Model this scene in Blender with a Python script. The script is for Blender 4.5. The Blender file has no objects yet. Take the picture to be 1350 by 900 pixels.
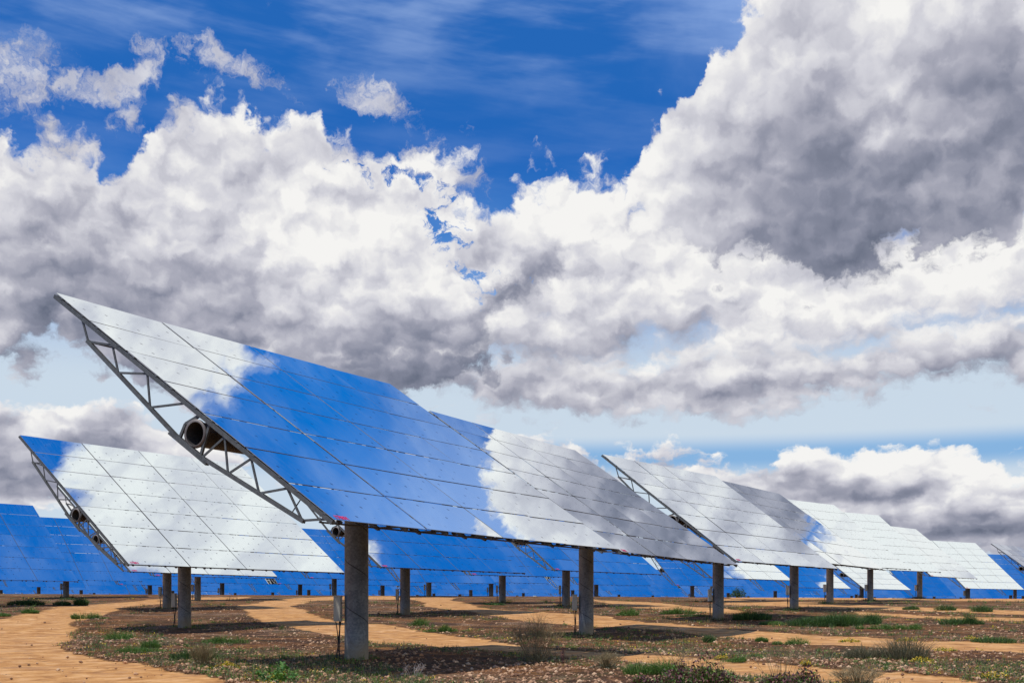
# Field of heliostats under a broken cumulus sky: everything is built here from mesh code and node materials.
import bpy, bmesh, math, random
import numpy as np
from mathutils import Vector, Matrix
HIDDEN = {15, 16, 19, 20, 35, 36, 37, 38, 50, 51, 64, 65, 68, 79, 80, 81, 83, 95, 96, 97, 98, 99, 100, 101, 102, 104, 105, 108, 111, 112, 113, 114, 115, 116, 117, 118, 119, 120, 121, 122, 123, 124, 125, 126, 128, 129, 130, 131, 132, 133, 134, 135, 136, 137, 138, 139, 140, 141, 142, 143, 144, 145, 147, 148, 149, 150, 151, 152, 153, 154, 155, 156, 157, 158, 159, 160, 161, 162, 163, 165, 166, 167, 168, 169, 170, 171, 172, 173, 174, 175, 176, 177, 178, 179, 180, 181, 182, 183, 184, 185, 186}
# ---------------------------------------------------------------- sky
F_PX, Y0_PX = 1618.4, 809.4
def dirpx(x, y):
    """direction (azimuth, elevation in degrees) of a point measured in the photograph"""
    dx, dz = (x-675)/F_PX, (Y0_PX-y)/F_PX
    return math.degrees(math.atan(dx)), math.degrees(math.atan2(dz, math.hypot(dx, 1)))
def ell(x, y, rx, ry, rot=0):
    a, e = dirpx(x, y)
    return (a, e, rx/F_PX*57.3, ry/F_PX*57.3, rot)

SUN_DIR = Vector((-.35, -.25, .90)).normalized()
SUN_EL = math.asin(SUN_DIR.z)

def build_world():
    w = bpy.data.worlds.new("World"); bpy.context.scene.world = w
    w.use_nodes = True
    nt = w.node_tree; N = nt.nodes; L = nt.links
    N.clear()
    def new(t, **kw):
        n = N.new(t)
        for k, v in kw.items(): setattr(n, k, v)
        return n
    def put(sock, v):
        if isinstance(v, bpy.types.NodeSocket): L.new(v, sock)
        elif v is not None: sock.default_value = v
    def M(op, a, b=None, c=None, clamp=False):
        n = new('ShaderNodeMath', operation=op, use_clamp=clamp)
        put(n.inputs[0], a)
        if b is not None: put(n.inputs[1], b)
        if c is not None: put(n.inputs[2], c)
        return n.outputs[0]
    def V(op, a, b=None):
        n = new('ShaderNodeVectorMath', operation=op)
        put(n.inputs[0], a)
        if b is not None: put(n.inputs[1], b)
        return n.outputs['Value'] if op in ('LENGTH', 'DOT_PRODUCT') else n.outputs['Vector']
    def sstep(v, a, b, lo=0., hi=1.):
        n = new('ShaderNodeMapRange', interpolation_type='SMOOTHSTEP')
        put(n.inputs['Value'], v)
        n.inputs['From Min'].default_value = a; n.inputs['From Max'].default_value = b
        n.inputs['To Min'].default_value = lo; n.inputs['To Max'].default_value = hi
        return n.outputs[0]
    def mixc(f, a, b):
        n = new('ShaderNodeMix', data_type='RGBA')
        put(n.inputs[0], f); put(n.inputs[6], a); put(n.inputs[7], b)
        return n.outputs[2]
    def noise(vec, scale, detail, rough=.5, lac=2., dist=0., col=False):
        n = new('ShaderNodeTexNoise', noise_dimensions='2D')
        put(n.inputs['Vector'], vec)
        n.inputs['Scale'].default_value = scale; n.inputs['Detail'].default_value = detail
        n.inputs['Roughness'].default_value = rough; n.inputs['Lacunarity'].default_value = lac
        n.inputs['Distortion'].default_value = dist
        return n.outputs['Color' if col else 'Fac']
    tc = new('ShaderNodeTexCoord')
    d = V('NORMALIZE', tc.outputs['Generated'])
    sp = new('ShaderNodeSeparateXYZ'); L.new(d, sp.inputs[0])
    az = M('MULTIPLY', M('ARCTAN2', sp.outputs[0], sp.outputs[1]), 57.2958)
    el = M('MULTIPLY', M('ARCSINE', sp.outputs[2]), 57.2958)
    cmb = new('ShaderNodeCombineXYZ'); L.new(az, cmb.inputs[0]); L.new(el, cmb.inputs[1])
    p0 = cmb.outputs[0]
    # domain warp in degrees, two scales
    w1 = V('SUBTRACT', noise(p0, .16, 3, .55, col=True), (.5, .5, .5))
    w2 = V('SUBTRACT', noise(p0, .75, 4, .6, col=True), (.5, .5, .5))
    p = V('ADD', p0, V('ADD', V('MULTIPLY', w1, (5.5, 4., 0)), V('MULTIPLY', w2, (1.7, 1.4, 0))))
    ps = V('ADD', p0, V('MULTIPLY', w1, (6, 4.5, 0)))

    def sepx(v):
        n = new('ShaderNodeSeparateXYZ'); L.new(v, n.inputs[0]); return n.outputs[0]
    def sepy(v):
        n = new('ShaderNodeSeparateXYZ'); L.new(v, n.inputs[0]); return n.outputs[1]
    def blob(b, vec):
        a, e, rx, ry, rot = b
        v = V('SUBTRACT', vec, (a, e, 0))
        if rot:
            c, s = math.cos(math.radians(rot)), math.sin(math.radians(rot))
            x = V('DOT_PRODUCT', v, (c/rx, s/rx, 0)); y = V('DOT_PRODUCT', v, (-s/ry, c/ry, 0))
            n = new('ShaderNodeCombineXYZ'); put(n.inputs[0], x); put(n.inputs[1], y)
            v = n.outputs[0]
        else:
            v = V('MULTIPLY', v, (1/rx, 1/ry, 0))
        return V('LENGTH', v)
    def field(blobs, vec):
        """1 in the middle of a blob, 0 on its rim, negative outside; the union of all"""
        m = None
        for b in blobs:
            l = blob(b, vec)
            m = l if m is None else M('MINIMUM', m, l)
        return M('SUBTRACT', 1., m)

    # ---- outlines of the cloud banks as heights over the azimuth, measured in the photograph
    azn = M('DIVIDE', M('ADD', sepx(p), 60.), 120., clamp=True)
    azs = M('DIVIDE', M('ADD', sepx(ps), 60.), 120., clamp=True)
    def curve(x, pts, scale=50.):
        """pts: (azimuth, value); returns value as a socket"""
        n = new('ShaderNodeFloatCurve'); n.inputs['Factor'].default_value = 1.
        c = n.mapping.curves[0]
        q = sorted(((a_+60)/120, v/scale) for a_, v in pts)
        q = [(min(max(u, 0), 1), min(max(v, 0), 1)) for u, v in q]
        c.points[0].location = q[0]; c.points[1].location = q[-1]
        for u, v in q[1:-1]: c.points.new(u, v)
        for pt in c.points: pt.handle_type = 'AUTO_CLAMPED'
        n.mapping.update()
        L.new(x, n.inputs['Value'])
        return M('MULTIPLY', n.outputs[0], scale)
    def px(pts): return [dirpx(x, y) for x, y in pts]
    def edge(pts, left, right, more=[]): return curve(azn, [(-60, left)] + px(pts) + more + [(60, right)])
    px_el = sepy(p); pse = sepy(ps)
    # noise coordinates: features shrink towards the horizon, as in a real cloud deck
    lg = M('LOGARITHM', M('MAXIMUM', M('ADD', el, 12.), 1.), 2.71828)
    def deck(dx, dy):
        n = new('ShaderNodeCombineXYZ')
        put(n.inputs[0], M('ADD', az, dx)); put(n.inputs[1], M('ADD', M('MULTIPLY', lg, 40.), dy))
        return n.outputs[0]
    wv = V('MULTIPLY', w2, (1.6, 1.6, 0)); hi_el = sstep(el, 26.5, 31., 0., 1.)
    def billow(vec):
        f1 = noise(vec, .22, 8, .54)
        vo = new('ShaderNodeTexVoronoi', feature='SMOOTH_F1', voronoi_dimensions='2D')
        put(vo.inputs['Vector'], vec); vo.inputs['Scale'].default_value = .34
        vo.inputs['Detail'].default_value = 2; vo.inputs['Roughness'].default_value = .55
        vo.inputs['Smoothness'].default_value = .35
        return M('ADD', M('MULTIPLY', f1, .8), M('MULTIPLY', vo.outputs['Distance'], -.62))
    v0 = V('ADD', deck(0, 0), wv)
    b0 = billow(v0)
    b1 = billow(V('ADD', v0, (-.55, .95, 0)))
    relief = M('SUBTRACT', b0, b1)
    fine = M('SUBTRACT', noise(v0, 1.5, 7, .62), .5)
    soft = noise(deck(4., 9.), .10, 3, .5)
    rag = M('ADD', M('MULTIPLY', M('ADD', b0, .04), .85), M('MULTIPLY', fine, M('SUBTRACT', .48, M('MULTIPLY', hi_el, .35))))
    def layer(T, B, k=.30, kb=1.2, extra=None):
        c = M('MULTIPLY', M('MINIMUM', M('SUBTRACT', T, px_el), M('MULTIPLY', M('SUBTRACT', px_el, B), kb)), k)
        if extra is not None: c = M('MAXIMUM', c, extra)
        return M('ADD', M('MULTIPLY', M('MINIMUM', c, 1.2), 1.05), rag)
    def cover(dens, w=.22, lo=-.03): return sstep(dens, lo, lo+w)
    rmps = []
    def s2l(c): return tuple(((v/255+.055)/1.055)**2.4 for v in c)+(1,)
    def tone(shade):
        rmp = new('ShaderNodeValToRGB'); L.new(shade, rmp.inputs[0]); cr = rmp.color_ramp
        stops = [(0., (104, 111, 130)), (.25, (136, 140, 158)), (.5, (172, 173, 187)), (.75, (211, 211, 219)), (1., (245, 244, 242))]
        while len(cr.elements) < len(stops): cr.elements.new(.5)
        for e_, (q, c) in zip(cr.elements, stops): e_.position = q; e_.color = s2l(c)
        return rmp.outputs[0]
    def body(T, depth, top, bottom, k_rel=.62):
        """bright crown, greyer towards the base"""
        d_ = sstep(M('SUBTRACT', T, pse), .0, depth, top, bottom)
        return M('ADD', d_, M('ADD', M('MULTIPLY', relief, k_rel), M('ADD', M('MULTIPLY', fine, .13), M('MULTIPLY', M('SUBTRACT', soft, .5), .95))))
    def bump_(b, k, inner=.0): return M('MULTIPLY', sstep(blob(b, ps), inner, 1.35, 1., 0.), k)

    # far low bank
    T2 = edge([(-250, 500), (-60, 505), (0, 516), (70, 514), (110, 532), (160, 535), (230, 560), (420, 600), (560, 575), (760, 588), (850, 602), (930, 618), (1000, 626), (1050, 612), (1110, 604), (1200, 606), (1260, 592), (1300, 602), (1380, 580)], 10, 9)
    B2 = edge([(-250, 690), (0, 690), (150, 680), (300, 640), (450, 640), (700, 606), (850, 640), (1000, 720), (1350, 745)], 5, 2)
    d2 = layer(T2, B2, .42)
    s2 = body(T2, 3.0, .96, .50)
    Gc = edge([(850, 650), (1000, 655), (1100, 668), (1200, 672), (1350, 660)], 4, 4)
    s2 = M('SUBTRACT', s2, M('MULTIPLY', sstep(M('ABSOLUTE', M('SUBTRACT', pse, Gc)), .0, .9, .30, 0.), sstep(az, 6., 14.)))
    s2 = M('SUBTRACT', s2, sstep(M('ABSOLUTE', M('SUBTRACT', el, 3.7)), .05, .6, .38, 0.))
    s2 = M('ADD', s2, sstep(M('ABSOLUTE', M('SUBTRACT', el, 4.7)), .05, .5, .25, 0.))
    c2, a2 = tone(s2), cover(d2, .28)
    # lowest deck of the great bank: right of the middle, rows of bright crowns
    B1 = edge([(-250, 480), (0, 486), (110, 490), (150, 530), (240, 545), (330, 540), (470, 530), (580, 545), (640, 556), (740, 566), (860, 560), (960, 572), (1010, 566), (1080, 550), (1180, 532), (1300, 516), (1420, 508)], 8, 10)
    TA = edge([(300, 520), (450, 500), (560, 470), (640, 450), (760, 440), (850, 430), (900, 445), (980, 425), (1080, 430), (1180, 420), (1260, 400), (1350, 385)], 12, 12)
    dA = layer(TA, B1, .30)
    sA = body(TA, 4.4, .92, .50)
    sA = M('SUBTRACT', sA, M('ADD', bump_(ell(900, 505, 130, 28), .22), bump_(ell(1260, 490, 150, 22), .22)))
    cA, aA = tone(sA), cover(dA, .45)
    # second deck, just above it
    TB = edge([(560, 460), (640, 420), (720, 380), (800, 340), (870, 335), (930, 340), (1000, 375), (1080, 370), (1150, 345), (1220, 340), (1300, 350), (1400, 330)], 14, 14)
    BB = edge([(560, 470), (700, 500), (860, 470), (1000, 480), (1100, 475), (1250, 445), (1350, 425)], 13, 13)
    TBc = edge([(560, 460), (640, 420), (700, 330), (780, 250), (900, 230), (1000, 230), (1100, 230), (1200, 230), (1350, 220)], 14, 20)
    dB = layer(TBc, BB, .30)
    sB = body(TB, 4.2, .90, .55)
    cB, aB = tone(sB), cover(dB, .70)
    # the great bank on the left and in the middle
    TC = edge([(-250, 60), (-60, 110), (20, 175), (60, 165), (110, 175), (150, 212), (180, 205), (215, 158), (260, 138), (310, 140), (345, 175), (375, 150), (405, 132), (440, 150), (452, 200),
               (520, 212), (570, 198), (610, 200), (645, 245), (690, 212), (745, 208), (795, 222), (815, 245), (870, 260), (930, 330), (1000, 420)], 5, 5)
    BC = edge([(-250, 480), (0, 486), (110, 490), (150, 528), (240, 545), (330, 548), (470, 552), (560, 540), (620, 520), (700, 450), (800, 430), (900, 400), (1000, 430)], 10, 10)
    holes = [ell(560, 250, 60, 8, -4), ell(600, 300, 26, 13), ell(645, 348, 22, 12, -30)]
    dC = layer(TC, BC, .30)
    dC = M('MINIMUM', dC, M('ADD', M('MULTIPLY', field(holes, p), -.22), M('ADD', .16, M('MULTIPLY', fine, 1.5))))
    Dc = edge([(-200, 470), (0, 465), (120, 450), (300, 465), (450, 490), (570, 490), (650, 440), (750, 400), (850, 340)], 9, 14)
    sC = body(TC, 7.5, .86, .74)
    sC = M('SUBTRACT', sC, M('MULTIPLY', sstep(M('SUBTRACT', pse, Dc), 0., 5.6, .36, 0.), sstep(az, 0., 5., 1., .35)))
    sC = M('ADD', sC, M('SUBTRACT', bump_(ell(640, 385, 130, 50), .16), bump_(ell(60, 330, 120, 40), .14)))
    cC, aC = tone(sC), cover(dC, .30)
    # the towering cloud on the right, dark underneath
    TD = edge([(700, 420), (800, 262), (812, 232), (828, 205), (865, 160), (890, 110), (905, 60), (940, 35), (975, -10), (1020, -40), (1130, -60), (1250, -130)], -5, 37, [(22.6, 31), (29, 33.), (37, 35.), (44, 36)])
    BD = edge([(700, 300), (800, 270), (860, 305), (920, 345), (1000, 378), (1080, 385), (1150, 362), (1210, 350), (1280, 330), (1350, 290)], 20, 14)
    dD = layer(TD, BD, .34, .8)
    # light falls off from the upper left rim to the lower right
    rim = sstep(M('ADD', M('MULTIPLY', M('SUBTRACT', sepx(ps), 4.5), 1.), M('MULTIPLY', M('SUBTRACT', 26., pse), .75)), 4.5, 16.5, .90, .38)
    rim = M('ADD', rim, sstep(sepx(ps), 23.5, 31., 0., .45))
    rim = M('ADD', rim, M('MULTIPLY', sstep(pse, 20.5, 25.5, 0., .34), sstep(sepx(ps), 12., 17.)))
    sD = M('ADD', rim, M('ADD', M('MULTIPLY', relief, .50), M('ADD', M('MULTIPLY', fine, .06), M('MULTIPLY', M('SUBTRACT', soft, .5), .7))))
    sD = M('ADD', sD, M('ADD', bump_(ell(1180, 152, 80, 30, -10), .30), bump_(ell(1060, 225, 60, 16), .12)))
    sD = M('SUBTRACT', sD, M('ADD', bump_(ell(1290, 125, 90, 32), .18), bump_(ell(1120, 330, 220, 30), .12)))
    cD, aD = tone(sD), cover(dD, .26)
    # banks beyond the frame, read off the mirrors
    off = [(-11, 37.5, 12.5, 9.2, 0), (-3.8, 35, 4.4, 5.5, 0), (-12, 42, 14, 9, 0), (12.4, 45.6, 8.6, 4.5, -24), (17.5, 43, 3.2, 2.6, -20)]
    dE = M('ADD', M('MULTIPLY', M('MINIMUM', M('MULTIPLY', field(off, p), 2.), 1.2), 1.), rag)
    cE = tone(M('ADD', .88, M('ADD', M('MULTIPLY', relief, .35), M('MULTIPLY', M('SUBTRACT', soft, .5), .3))))
    aE = cover(dE, .60, .02)
    # torn thin scraps at the upper left
    puffs = [ell(5, 110, 70, 46, -30), ell(150, 100, 90, 24, 18), ell(275, 86, 95, 20, -14), ell(520, 142, 85, 26, -24), ell(160, 152, 30, 22), ell(45, 100, 40, 40), ell(590, 235, 60, 24)]
    wisp = noise(V('ADD', deck(0, 3.), V('MULTIPLY', w2, (3.5, 2.5, 0))), .55, 8, .64)
    dP = M('ADD', M('MULTIPLY', M('MINIMUM', field(puffs, p), .5), .8), M('MULTIPLY', M('SUBTRACT', wisp, .5), 2.2))
    aP = M('MULTIPLY', sstep(dP, -.05, .75), .86)
    cP = tone(M('ADD', .70, M('ADD', M('MULTIPLY', relief, .35), M('MULTIPLY', fine, .2))))
    def clouds_over(base):
        c = mixc(aE, base, cE)
        for a_, c_ in ((aP, cP), (a2, c2), (aA, cA), (aC, cC), (aB, cB), (aD, cD)): c = mixc(a_, c, c_)
        return c
    # ---- clear sky: Nishita, deepened the way a polarising filter does, with a pale haze towards the horizon
    sk = new('ShaderNodeTexSky', sky_type='NISHITA'); sk.sun_disc = False
    sk.sun_elevation = SUN_EL; sk.sun_rotation = math.atan2(SUN_DIR.x, SUN_DIR.y)
    sk.altitude = 200; sk.air_density = 1.; sk.dust_density = .6; sk.ozone_density = 2.
    base = V('MULTIPLY', sk.outputs[0], (SKT[0], SKT[1], SKT[2]))
    base = mixc(sstep(el, 15., 24., 0., .75), base, (.022, .145, .49, 1))
    base = mixc(sstep(el, 21., 15.5, 0., .5), base, (.12, .33, .70, 1))
    base = mixc(sstep(el, 26.5, 31., 0., .9), base, (.0, .180, .64, 1))
    base = mixc(sstep(el, 31., 37., 0., .45), base, (.0, .105, .47, 1))
    # thin high veil with streaks
    sv = V('MULTIPLY', p0, (.35, 1.5, 0))
    sv = V('ADD', sv, V('MULTIPLY', w1, (1.2, 1.2, 0)))
    streak = noise(sv, .36, 5, .52)
    rot = new('ShaderNodeVectorRotate'); put(rot.inputs['Vector'], p0); rot.inputs['Angle'].default_value = .14
    streak2 = noise(V('MULTIPLY', rot.outputs[0], (.10, 1.0, 0)), .7, 5, .58)
    vl = M('MULTIPLY', sstep(M('ADD', M('MULTIPLY', streak, .6), M('MULTIPLY', streak2, .4)), .40, .72), sstep(el, 21.5, 26., .22, .9))
    up = sstep(el, 27., 34., 1., .38)
    vl = M('MULTIPLY', vl, up)
    base = mixc(M('MULTIPLY', vl, .72), base, s2l((150, 178, 226)))
    # a white-blue veil high on the right, seen in the mirrors
    veil2 = sstep(blob((14, 27, 8, 6, -25), p), .1, 1.4, .62, 0.)
    base = mixc(veil2, base, s2l((165, 195, 246)))
    hz = sstep(el, 10., 17., 1., 0.)
    band = sstep(M('ABSOLUTE', M('SUBTRACT', el, 7.2)), .1, 1.1, .85, 0.)
    base = mixc(M('MULTIPLY', hz, .92), base, s2l((208, 222, 233)))
    base = mixc(M('MULTIPLY', band, sstep(az, -22., 4., .25, 1.)), base, s2l((118, 172, 222)))
    sky = clouds_over(base)
    # below the horizon: earth colour
    gnd = sstep(el, -1.5, -.2, 1., 0.)
    sky = mixc(gnd, sky, s2l((150, 118, 88)))
    bg = new('ShaderNodeBackground'); L.new(sky, bg.inputs[0]); bg.inputs[1].default_value = 1.
    out = new('ShaderNodeOutputWorld'); L.new(bg.outputs[0], out.inputs[0])
    w.cycles.sampling_method = 'MANUAL'; w.cycles.sample_map_resolution = 256
SKT = (.006, .052, .125)

def s2l3(c): return tuple(((v/255+.055)/1.055)**2.4 for v in c)
rng = random.Random(7)
SC = bpy.context.scene
COL = SC.collection

# ---------------------------------------------------------------- helpers
class MB:
    """collects vertices and faces of one mesh"""
    def __init__(s): s.v = []; s.f = []; s.m = []
    def add(s, vs, fs, mi=0):
        o = len(s.v); s.v += [tuple(v) for v in vs]
        s.f += [tuple(i+o for i in f) for f in fs]; s.m += [mi]*len(fs)
    def box(s, c, h, mi=0, mat=None):
        vs = [Vector((c[0]+sx*h[0], c[1]+sy*h[1], c[2]+sz*h[2])) for sx in (-1, 1) for sy in (-1, 1) for sz in (-1, 1)]
        if mat: vs = [mat @ v for v in vs]
        s.add(vs, [(0, 1, 3, 2), (4, 6, 7, 5), (0, 4, 5, 1), (2, 3, 7, 6), (0, 2, 6, 4), (1, 5, 7, 3)], mi)
    def bar(s, a, b, w, h, up=(0, 0, 1), mi=0):
        """a rectangular bar from a to b"""
        a, b = Vector(a), Vector(b); d = (b-a).normalized(); up = Vector(up)
        x = d.cross(up)
        if x.length < 1e-4: x = d.cross(Vector((1, 0, 0)))
        x.normalize(); y = x.cross(d)
        vs = []
        for p in (a, b):
            for i, j in ((-1, -1), (1, -1), (1, 1), (-1, 1)): vs.append(p+x*i*w/2+y*j*h/2)
        s.add(vs, [(3, 2, 1, 0), (4, 5, 6, 7), (0, 1, 5, 4), (1, 2, 6, 5), (2, 3, 7, 6), (3, 0, 4, 7)], mi)
    def tube(s, pts, r, n=8, cap=True, mi=0, rs=None):
        pts = [Vector(p) for p in pts]; rings = []
        ref = None
        for i, p in enumerate(pts):
            d = (pts[min(i+1, len(pts)-1)]-pts[max(i-1, 0)]).normalized()
            if ref is None:
                ref = d.orthogonal().normalized()
            x = (ref-d*ref.dot(d)).normalized(); ref = x; y = d.cross(x)
            rr = rs[i] if rs else r
            rings.append([p+(x*math.cos(t)+y*math.sin(t))*rr for t in [2*math.pi*k/n for k in range(n)]])
        vs = [v for rg in rings for v in rg]; fs = []
        for i in range(len(rings)-1):
            for k in range(n):
                a, b = i*n+k, i*n+(k+1) % n
                fs.append((a, b, b+n, a+n))
        if cap:
            fs.append(tuple(range(n-1, -1, -1))); o = (len(rings)-1)*n; fs.append(tuple(o+k for k in range(n)))
        s.add(vs, fs, mi)
    def mesh(s, name, mats, smooth=False):
        me = bpy.data.meshes.new(name); me.from_pydata(s.v, [], s.f)
        for m in mats: me.materials.append(m)
        me.polygons.foreach_set('material_index', s.m)
        if smooth: me.polygons.foreach_set('use_smooth', [True]*len(s.f))
        me.update(); return me

def link(name, me, parent=None, mat=None):
    o = bpy.data.objects.new(name, me); COL.objects.link(o)
    if parent: o.parent = parent
    if mat is not None: o.matrix_local = mat
    return o
def tag(o, label=None, cat=None, group=None, kind=None):
    if label: o['label'] = label
    if cat: o['category'] = cat
    if group: o['group'] = group
    if kind: o['kind'] = kind
    return o

# ---------------------------------------------------------------- materials
def material(name):
    m = bpy.data.materials.new(name); m.use_nodes = True
    nt = m.node_tree; b = nt.nodes['Principled BSDF']
    return m, nt, b
def node(nt, t, **kw):
    n = nt.nodes.new(t)
    for k, v in kw.items(): setattr(n, k, v)
    return n
def noise_n(nt, vec, scale, detail=5, rough=.55, dist=0.):
    n = node(nt, 'ShaderNodeTexNoise')
    if vec is not None: nt.links.new(vec, n.inputs['Vector'])
    n.inputs['Scale'].default_value = scale; n.inputs['Detail'].default_value = detail
    n.inputs['Roughness'].default_value = rough; n.inputs['Distortion'].default_value = dist
    return n.outputs['Fac']
def ramp(nt, fac, stops):
    n = node(nt, 'ShaderNodeValToRGB'); nt.links.new(fac, n.inputs[0]); cr = n.color_ramp
    while len(cr.elements) < len(stops): cr.elements.new(.5)
    for e, (p, c) in zip(cr.elements, stops): e.position = p; e.color = tuple(c)+(1,)
    return n.outputs[0]
def mixn(nt, f, a, b, mode='MIX'):
    n = node(nt, 'ShaderNodeMix', data_type='RGBA', blend_type=mode)
    for s, v in ((n.inputs[0], f), (n.inputs[6], a), (n.inputs[7], b)):
        if isinstance(v, bpy.types.NodeSocket): nt.links.new(v, s)
        else: s.default_value = v if not isinstance(v, tuple) or len(v) == 4 else v+(1,)
    return n.outputs[2]
def mathn(nt, op, a, b=None, c=None, clamp=False):
    n = node(nt, 'ShaderNodeMath', operation=op, use_clamp=clamp)
    for i, v in enumerate((a, b, c)):
        if v is None: continue
        if isinstance(v, bpy.types.NodeSocket): nt.links.new(v, n.inputs[i])
        else: n.inputs[i].default_value = v
    return n.outputs[0]
def bump(nt, b, h, strength, dist=.02):
    n = node(nt, 'ShaderNodeBump'); n.inputs['Strength'].default_value = strength; n.inputs['Distance'].default_value = dist
    nt.links.new(h, n.inputs['Height']); nt.links.new(n.outputs[0], b.inputs['Normal']); return n
def smooth_range(nt, v, a, b, lo=0., hi=1.):
    n = node(nt, 'ShaderNodeMapRange', interpolation_type='SMOOTHSTEP'); nt.links.new(v, n.inputs[0])
    for i, q in zip((1, 2, 3, 4), (a, b, lo, hi)): n.inputs[i].default_value = q
    return n.outputs[0]

def mat_mirror():
    m, nt, b = material('mirror_glass')
    tc = node(nt, 'ShaderNodeTexCoord'); oi = node(nt, 'ShaderNodeObjectInfo')
    off = node(nt, 'ShaderNodeVectorMath', operation='MULTIPLY_ADD')
    nt.links.new(tc.outputs['Object'], off.inputs[0]); off.inputs[1].default_value = (1, 1, 1)
    cx = node(nt, 'ShaderNodeCombineXYZ')
    nt.links.new(mathn(nt, 'MULTIPLY', oi.outputs['Random'], 57.), cx.inputs[0]); nt.links.new(mathn(nt, 'MULTIPLY', oi.outputs['Random'], 31.), cx.inputs[1])
    nt.links.new(cx.outputs[0], off.inputs[2]); P = off.outputs[0]
    b.inputs['Metallic'].default_value = 1.
    mp = node(nt, 'ShaderNodeMapping'); nt.links.new(P, mp.inputs[0]); mp.inputs['Scale'].default_value = (5.5, .8, 1); mp.inputs['Rotation'].default_value = (0, 0, .25)
    st = noise_n(nt, mp.outputs[0], 1.6, 6, .62)
    bl = noise_n(nt, P, .8, 4, .55)
    # film of dust and dried rain runs: a diffuse veil over the silver
    film = mathn(nt, 'ADD', smooth_range(nt, st, .45, .80, 0., .07), smooth_range(nt, bl, .35, .75, .0, .03))
    # small round marks where the pads are glued behind the glass: five by three on each facet
    sx = node(nt, 'ShaderNodeSeparateXYZ'); nt.links.new(tc.outputs['Object'], sx.inputs[0])
    def cell(v, pitch):
        q = mathn(nt, 'MODULO', mathn(nt, 'ADD', v, pitch*200.5), pitch)
        return mathn(nt, 'SUBTRACT', q, pitch/2)
    dx = cell(sx.outputs[0], .60); dy = cell(sx.outputs[1], .43)
    r = mathn(nt, 'SQRT', mathn(nt, 'ADD', mathn(nt, 'MULTIPLY', dx, dx), mathn(nt, 'MULTIPLY', dy, dy)))
    wn = node(nt, 'ShaderNodeTexWhiteNoise', noise_dimensions='2D')
    sn = node(nt, 'ShaderNodeVectorMath', operation='SNAP'); nt.links.new(P, sn.inputs[0]); sn.inputs[1].default_value = (.6, .43, 1)
    nt.links.new(sn.outputs[0], wn.inputs['Vector'])
    dot = mathn(nt, 'MULTIPLY', smooth_range(nt, r, .022, .05, 1., 0.), smooth_range(nt, wn.outputs[0], .25, .8, 0., .9))
    base = mixn(nt, dot, (.86, .945, .975), (.20, .22, .26))
    nt.links.new(base, b.inputs['Base Color'])
    b.inputs['Roughness'].default_value = .012
    wv = noise_n(nt, P, .55, 2, .5)
    bump(nt, b, wv, .05, .012)
    dif = node(nt, 'ShaderNodeBsdfDiffuse'); dif.inputs[0].default_value = (.42, .41, .40, 1)
    mx = node(nt, 'ShaderNodeMixShader'); nt.links.new(film, mx.inputs[0]); nt.links.new(b.outputs[0], mx.inputs[1]); nt.links.new(dif.outputs[0], mx.inputs[2])
    nt.links.new(mx.outputs[0], nt.nodes['Material Output'].inputs[0])
    return m
def mat_simple(name, col, rough=.6, metal=0., var=.25, scale=6., bmp=0.):
    m, nt, b = material(name)
    tc = node(nt, 'ShaderNodeTexCoord'); oi = node(nt, 'ShaderNodeObjectInfo')
    f = noise_n(nt, tc.outputs['Object'], scale, 5, .6)
    lo = tuple(c*(1-var) for c in col); hi = tuple(min(1, c*(1+var)) for c in col)
    nt.links.new(ramp(nt, f, [(.3, lo), (.7, hi)]), b.inputs['Base Color'])
    b.inputs['Roughness'].default_value = rough; b.inputs['Metallic'].default_value = metal
    if bmp: bump(nt, b, f, bmp)
    return m
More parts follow.
